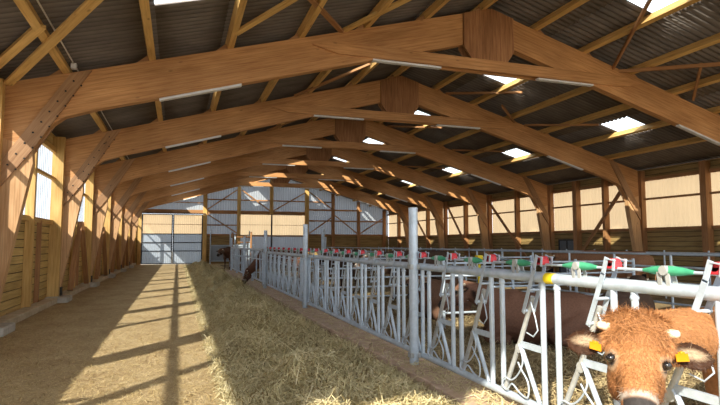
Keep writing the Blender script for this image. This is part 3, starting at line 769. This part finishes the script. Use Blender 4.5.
def coat_color(col, co, O, f, n, l, S, base, dark):
    """true coat marks: pale muzzle ring, dark nose, pale eye rings, dark ear edges"""
    d = (co-np.array(O))/S; a, b, c = d@np.array(l), d@np.array(f), d@np.array(n)
    near = (np.abs(a) < .33) & (b > -.12) & (b < .60) & (np.abs(c) < .36)
    sm = lambda v, lo, hi: np.clip((v-lo)/(hi-lo), 0, 1)
    pale = np.array((.34,.26,.18)); nose = np.array((.035,.03,.03)); out = col.copy()
    def mixin(w, cc):
        w = (w*near)[:, None]; out[:] = out*(1-w)+np.array(cc)*w
    # darker cheeks and lower face
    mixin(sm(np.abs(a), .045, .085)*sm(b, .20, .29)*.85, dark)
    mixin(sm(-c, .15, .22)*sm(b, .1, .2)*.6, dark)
    for s in (-1, 1):
        r = np.sqrt(((b-.197)/1.3)**2+((np.abs(a)-.110))**2+((c+.075)*.6)**2); side = (a*s > 0)
        mixin((1-sm(r, .030, .042))*side*.7, pale); mixin((1-sm(r, .018, .028))*side, nose)
    mixin(sm(b, .335, .355)*(1-sm(b, .372, .385))*sm(c, -.2, -.12)*.95, (.38,.33,.29))
    mixin(sm(b, .370, .385)*(np.abs(a) < .062)*sm(c, -.20,-.12), nose)
    mixin(sm(-c, .17, .19)*sm(b, .38, .42), (.40,.34,.28))
    for s in (-1, 1):
        rn = np.sqrt((a-s*.045)**2+(b-.44)**2+(c+.07)**2); mixin(1-sm(rn, .018, .03), (.01,.008,.008))
    ear = sm(np.abs(a), .135, .16)*((b > -.01) & (b < .20))
    mixin(ear, np.array(dark)*.35)
    rr = np.sqrt(((np.abs(a)-.215)/.06)**2+((b-.10)/.034)**2); mixin((1-sm(rr, .5, 1.1))*sm(c, -.125, -.112)*.9, (.36,.26,.17))
    return out
def cow(name, label, pose, loc, rz, base, vox, hair=0, head=None, scale=1.0, group=None, tags=True):
    """body local: +x forwards, z up; head = (origin, f, n, roll, S) in local space"""
    root = empty(name, loc, rz, label=label, cat='cow', group=group); root.scale = (scale,)*3
    mb = MB()
    if pose == 'lie':
        dz = -.52
        C = [((-.85,0,1.02+dz),(-.55,0,.98+dz),.27,.36), ((-.55,0,.96+dz),(.0,0,.90+dz),.38,.42), ((0,0,.90+dz),(.45,0,.95+dz),.42,.37), ((.35,0,1.05+dz),(.6,0,1.02+dz),.32,.28)]
    else:
        dz = 0
        C = [((-.88,0,1.12),(-.60,0,1.10),.23,.29), ((-.60,0,1.05),(-.05,0,.98),.33,.38), ((-.05,0,.98),(.45,0,1.02),.38,.34), ((.35,0,1.15),(.58,0,1.12),.26,.25), ((-.9,0,1.28),(.45,0,1.27),.10,.12)]
    for p, q, a, c_ in C: mb.cap(p, q, a, c_, 24)
    if head is None:
        if pose == 'feed': head = (V((1.30,0,.62)), V((.35,0,-.94)), V((.94,0,.35)), 0, 1.1)
        elif pose == 'lie': head = (V((1.12,0,.98)), V((.75,.25,-.6)), V((.6,.1,.8)), 0, 1.1)
        else: head = (V((1.32,0,1.32)), V((.72,0,-.69)), V((.69,0,.72)), 0, 1.1)
    O, f, n, roll, S = head; O = V(O); f, n, l = head_axes(f, n, roll)
    nk = O+(f*.03-n*.15)*S
    sh = V((.55,0,1.10+dz)); mid = (sh+nk)/2+V((0,0,.02 if pose != 'feed' else .0))
    mb.cap(sh, mid, .27, .19, 20); mb.cap(mid, nk, .19, .135*S/1.1, 20); mb.cap(V((.62,0,.88+dz)), mid-V((0,0,.1)), .16, .10, 16)
    if pose != 'lie':
        for s in (-1, 1):
            mb.cap((-.78,.17*s,1.02),(-.62,.20*s,.72),.20,.13,16); mb.cap((-.62,.20*s,.72),(-.90,.20*s,.46),.105,.058,14)
            mb.cap((-.90,.20*s,.46),(-.84,.20*s,.14),.052,.042,12); mb.cap((-.84,.20*s,.14),(-.76,.20*s,.05),.045,.058,12)
            mb.cap((.42,.19*s,.98),(.50,.19*s,.66),.17,.10,16); mb.cap((.50,.19*s,.66),(.47,.19*s,.40),.075,.052,14)
            mb.cap((.47,.19*s,.40),(.48,.19*s,.13),.043,.038,12); mb.cap((.48,.19*s,.13),(.54,.19*s,.05),.042,.055,12)
        mb.cap((-1.10,0,1.22),(-1.17,0,.95),.035,.025,8); mb.cap((-1.17,0,.95),(-1.15,0,.55),.025,.03,8); mb.cap((-1.15,0,.55),(-1.15,0,.42),.045,.03,8)
    else:
        for s in (-1, 1):
            mb.cap((-.62,.25*s,.40),(-.25,.42*s,.20),.20,.12,14); mb.cap((-.25,.42*s,.14),(-.62,.50*s,.09),.075,.05,12)
            mb.cap((.45,.22*s,.36),(.72,.28*s,.16),.14,.085,14); mb.cap((.72,.28*s,.11),(.42,.30*s,.07),.065,.05,12)
        mb.cap((-1.06,0,.62),(-1.15,.1,.2),.03,.02,8)
    head_shapes(mb, O, f, n, l, S)
    me = bpy.data.meshes.new('raw'); me.from_pydata(mb.v, [], mb.f); tmp = bpy.data.objects.new('raw', me); COL.objects.link(tmp)
    md = tmp.modifiers.new('r', 'REMESH'); md.mode = 'VOXEL'; md.voxel_size = vox; md.adaptivity = 0
    md = tmp.modifiers.new('s', 'SMOOTH'); md.iterations = max(2, int(.03/vox)); md.factor = .5
    dg = bpy.context.evaluated_depsgraph_get()
    me2 = bpy.data.meshes.new_from_object(tmp.evaluated_get(dg)); bpy.data.objects.remove(tmp); bpy.data.meshes.remove(me)
    me2.name = 'body'; me2.polygons.foreach_set('use_smooth', [True]*len(me2.polygons))
    nv = len(me2.vertices); co = np.empty(nv*3, np.float32); me2.vertices.foreach_get('co', co); co = co.reshape(-1, 3).astype(float)
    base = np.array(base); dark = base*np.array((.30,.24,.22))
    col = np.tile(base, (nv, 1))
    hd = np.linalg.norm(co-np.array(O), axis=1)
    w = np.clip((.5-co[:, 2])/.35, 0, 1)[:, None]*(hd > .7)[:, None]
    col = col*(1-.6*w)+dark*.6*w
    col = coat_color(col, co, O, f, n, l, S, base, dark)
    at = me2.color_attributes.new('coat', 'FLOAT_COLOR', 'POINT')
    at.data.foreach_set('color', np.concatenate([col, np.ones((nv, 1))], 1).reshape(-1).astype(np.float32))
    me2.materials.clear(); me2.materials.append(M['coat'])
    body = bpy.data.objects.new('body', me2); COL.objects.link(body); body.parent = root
    P = lambda a, b_, c_: O+(l*a+f*b_+n*c_)*S
    for s in (-1, 1):
        m1 = MB(); m1.ball(P(.108*s,.196,-.068), .0195*S, 16, 12); m1.build('eye', 'eye', root)
        m1 = MB(); m1.tube([P(.10*s,.035,-.07), P(.135*s,.037,-.062), P(.160*s,.039,-.055), P(.166*s,.040,-.053)], [.022*S,.020*S,.016*S,.008*S], 12); m1.build('horn', 'horn', root)
        if tags:
            m1 = MB(); e1 = (f*.9+n*.35).normalized(); e2 = (l*s*.95-f*.2).normalized(); e3 = e1.cross(e2)
            c0 = P(.170*s,.140,-.080)
            m1.obox(c0, e1, e2, e3, (.052*S,.050*S,.004*S)); m1.obox(c0-e1*.030*S, e1, e2, e3, (.020*S,.028*S,.004*S)); m1.ball(c0-e1*.033*S+e3*.002, .008*S, 8, 6)
            m1.build('ear_tag', 'tag', root, .002, label='orange-yellow plastic ear tag')
    if hair:
        nr = np.empty(nv*3, np.float32); me2.vertices.foreach_get('normal', nr); nr = nr.reshape(-1, 3).astype(float)
        d = (co-np.array(O))/S; a, b_, c_ = d@np.array(l), d@np.array(f), d@np.array(n)
        top = ~((np.abs(np.abs(a)-.115) < .045) & (np.abs(b_-.195) < .04)) & (np.abs(a) < .125) & (b_ > -.09) & (b_ < .34) & (c_ > -.16) & (np.abs(a)+np.maximum(b_-.16, 0)*.35 < .125)
        tuft = (np.abs(a) < .12) & (b_ > -.09) & (b_ < .09) & (c_ > -.14)
        rest = (hd < 1.15) & ~((np.abs(a) < .2) & (b_ > .36)) & ~((np.abs(np.abs(a)-.12) < .035) & (np.abs(b_-.193) < .05))
        rg = np.random.default_rng(5)
        S_, D_, L_, W_ = [], [], [], []
        def pick(mask, k, ln, w_, down, curl, lift=.35):
            ids = np.where(mask)[0]
            if not len(ids): return
            ii = rg.choice(ids, k); nn = nr[ii]
            fl = np.tile(np.array(down), (k, 1))+rg.normal(0, curl, (k, 3)); fl -= nn*(fl*nn).sum(1)[:, None]; fl /= np.linalg.norm(fl, axis=1)[:, None]+1e-6
            fl = fl+nn*lift; S_.append(ii); D_.append(fl); L_.append(ln*rg.uniform(.5,1.3,k)); W_.append(np.full(k, w_))
        fa = np.array(f)
        pick(top, 9000, .028*S, .0016, fa, .35, .25); pick(tuft, 6500, .042*S, .0018, fa, .8, .5)
        pick(rest, 16000, .022*S, .0016, fa*.3+np.array((-1,0,-.6)), .25, .30)
        ii = np.concatenate(S_); D = np.concatenate(D_); L = np.concatenate(L_); W = np.concatenate(W_); k = len(ii)
        p0 = co[ii]; nn = nr[ii]; sd = np.cross(D, nn+rg.normal(0,.3,(k,3))); sd /= np.linalg.norm(sd, axis=1)[:, None]+1e-6
        curl = rg.normal(0,.35,(k,3))
        rows = []
        for t in (0, .35, .7, 1.0):
            c0 = p0+(D*t+curl*t*t-nn*.35*t*t)*L[:, None]; ww = (W*(1-.8*t))[:, None]/1; rows += [c0-sd*ww, c0+sd*ww]
        PP = np.stack(rows, 1)
        hm = bpy.data.meshes.new('fur'); hm.vertices.add(k*8); hm.vertices.foreach_set('co', PP.reshape(-1).astype(np.float32))
        ff = np.array([[0,1,3,2],[2,3,5,4],[4,5,7,6]]); idx = (np.arange(k)[:, None, None]*8+ff[None]).reshape(-1)
        hm.loops.add(len(idx)); hm.polygons.add(k*3); hm.loops.foreach_set('vertex_index', idx.astype(np.int32))
        hm.polygons.foreach_set('loop_start', (np.arange(k*3)*4).astype(np.int32)); hm.update(calc_edges=True)
        hc = col[ii]*rg.uniform(.7,1.35,(k,1)); hc = np.repeat(hc, 8, 0)
        at = hm.color_attributes.new('coat', 'FLOAT_COLOR', 'POINT'); at.data.foreach_set('color', np.concatenate([hc, np.ones((k*8, 1))], 1).reshape(-1).astype(np.float32))
        hm.materials.append(M['hair']); ho = bpy.data.objects.new('fur', hm); COL.objects.link(ho); ho.parent = root; tag(ho, kind='stuff')
    return root
# the near cow: standing behind the fence, neck through it, facing the camera
CH = V((1.98, 1.86, 0))
body_loc = V((4.15, 2.95, 0)); brz = math.radians(180+24)
Rz = Matrix.Rotation(-brz, 3, 'Z')
BS = .86
def tolocal(p): return (Rz @ (V(p)-body_loc))/BS
CA = dict(head_w=V((2.05,2.01,1.27)), tocam=(V((0,0,1.6))-V((2.05,2.03,1.1))).normalized())
th = CA['tocam']; th2 = V((th.x, th.y, 0)).normalized()
fw_ = th2*.68+V((0,0,-.73)); nw_ = th2*.73+V((0,0,.68))
cow('cow', 'light brown cow with curly forehead and orange ear tags, head through the feed fence', 'stand', body_loc, brz, (.37,.165,.062), .009, 1,
    (tolocal(CA['head_w']), Rz @ fw_, Rz @ nw_, math.radians(-6), 1.05/BS), scale=BS)
RB, DB = (.17,.085,.055), (.075,.045,.032)
cow('cow', 'reddish brown cow lying in the straw behind the stall bars left of the curly-headed cow', 'lie', (5.3,7.2,.05), 2.6, RB, .028, tags=False)
cow('cow', 'dark brown cow lying beside the reddish one, farther into the pen', 'lie', (7.3,7.4,.05), .6, DB, .028, tags=False)
cow('cow', 'reddish brown cow lying behind the bars right of the tall near post', 'lie', (5.2,10.2,.05), -2.5, (.15,.08,.05), .03, tags=False)
cow('cow', 'dark cow standing behind the tubular gate of the second pen', 'stand', (6.2,13.9,.04), 2.9, DB, .03, tags=False)
cow('cow', 'dark cow standing in the pen behind the third feed fence panel', 'stand', (5.2,17.0,.04), 1.9, DB, .03, tags=False)
cow('cow', 'dark brown cow feeding with lowered head through the hooped panel', 'feed', (3.75,20.9,.04), math.pi, (.13,.055,.03), .025, tags=False)
cow('cow', 'brown cow at the far end of the feed fence before the pale sheeted gate', 'stand', (3.3,35.6,.02), -2.2, (.13,.065,.04), .03, tags=False)
cow('cow', 'pale brown cow standing near the far railing behind the near cow', 'stand', (10.8,11.6,.04), 2.2, (.26,.13,.07), .035, tags=False)

# ------------------------------------------------------------------ light
w = bpy.data.worlds.new('World'); scn.world = w; w.use_nodes = True
bg = w.node_tree.nodes['Background']; bg.inputs[0].default_value = (.86,.93,1.0,1); bg.inputs[1].default_value = 2.2
sd = bpy.data.lights.new('sun', 'SUN'); sd.energy = 8.5; sd.angle = math.radians(.6); sd.color = (1,.92,.76)
so = bpy.data.objects.new('sun', sd); COL.objects.link(so)
so.rotation_euler = V((.97, 1.2, -1.0)).to_track_quat('-Z', 'Y').to_euler()
so.location = (-20,-20,20)

# ------------------------------------------------------------------ camera
cd = bpy.data.cameras.new('camera'); cd.sensor_width = 36; cd.lens = 27; cd.clip_start = .05; cd.clip_end = 400
co_ = bpy.data.objects.new('camera', cd); COL.objects.link(co_); co_.location = (0,0,1.6)
co_.rotation_euler = (math.radians(94.4), 0, math.radians(-18.6)); scn.camera = co_
scn.view_settings.view_transform = 'Standard'; scn.view_settings.look = 'None'; scn.view_settings.gamma = 1
scn.view_settings.exposure = 0.3
try:
    scn.cycles.max_bounces = 10; scn.cycles.diffuse_bounces = 6; scn.cycles.transparent_max_bounces = 12; scn.cycles.transmission_bounces = 6
    scn.cycles.use_denoising = True; scn.cycles.sample_clamp_indirect = 6
except Exception: pass
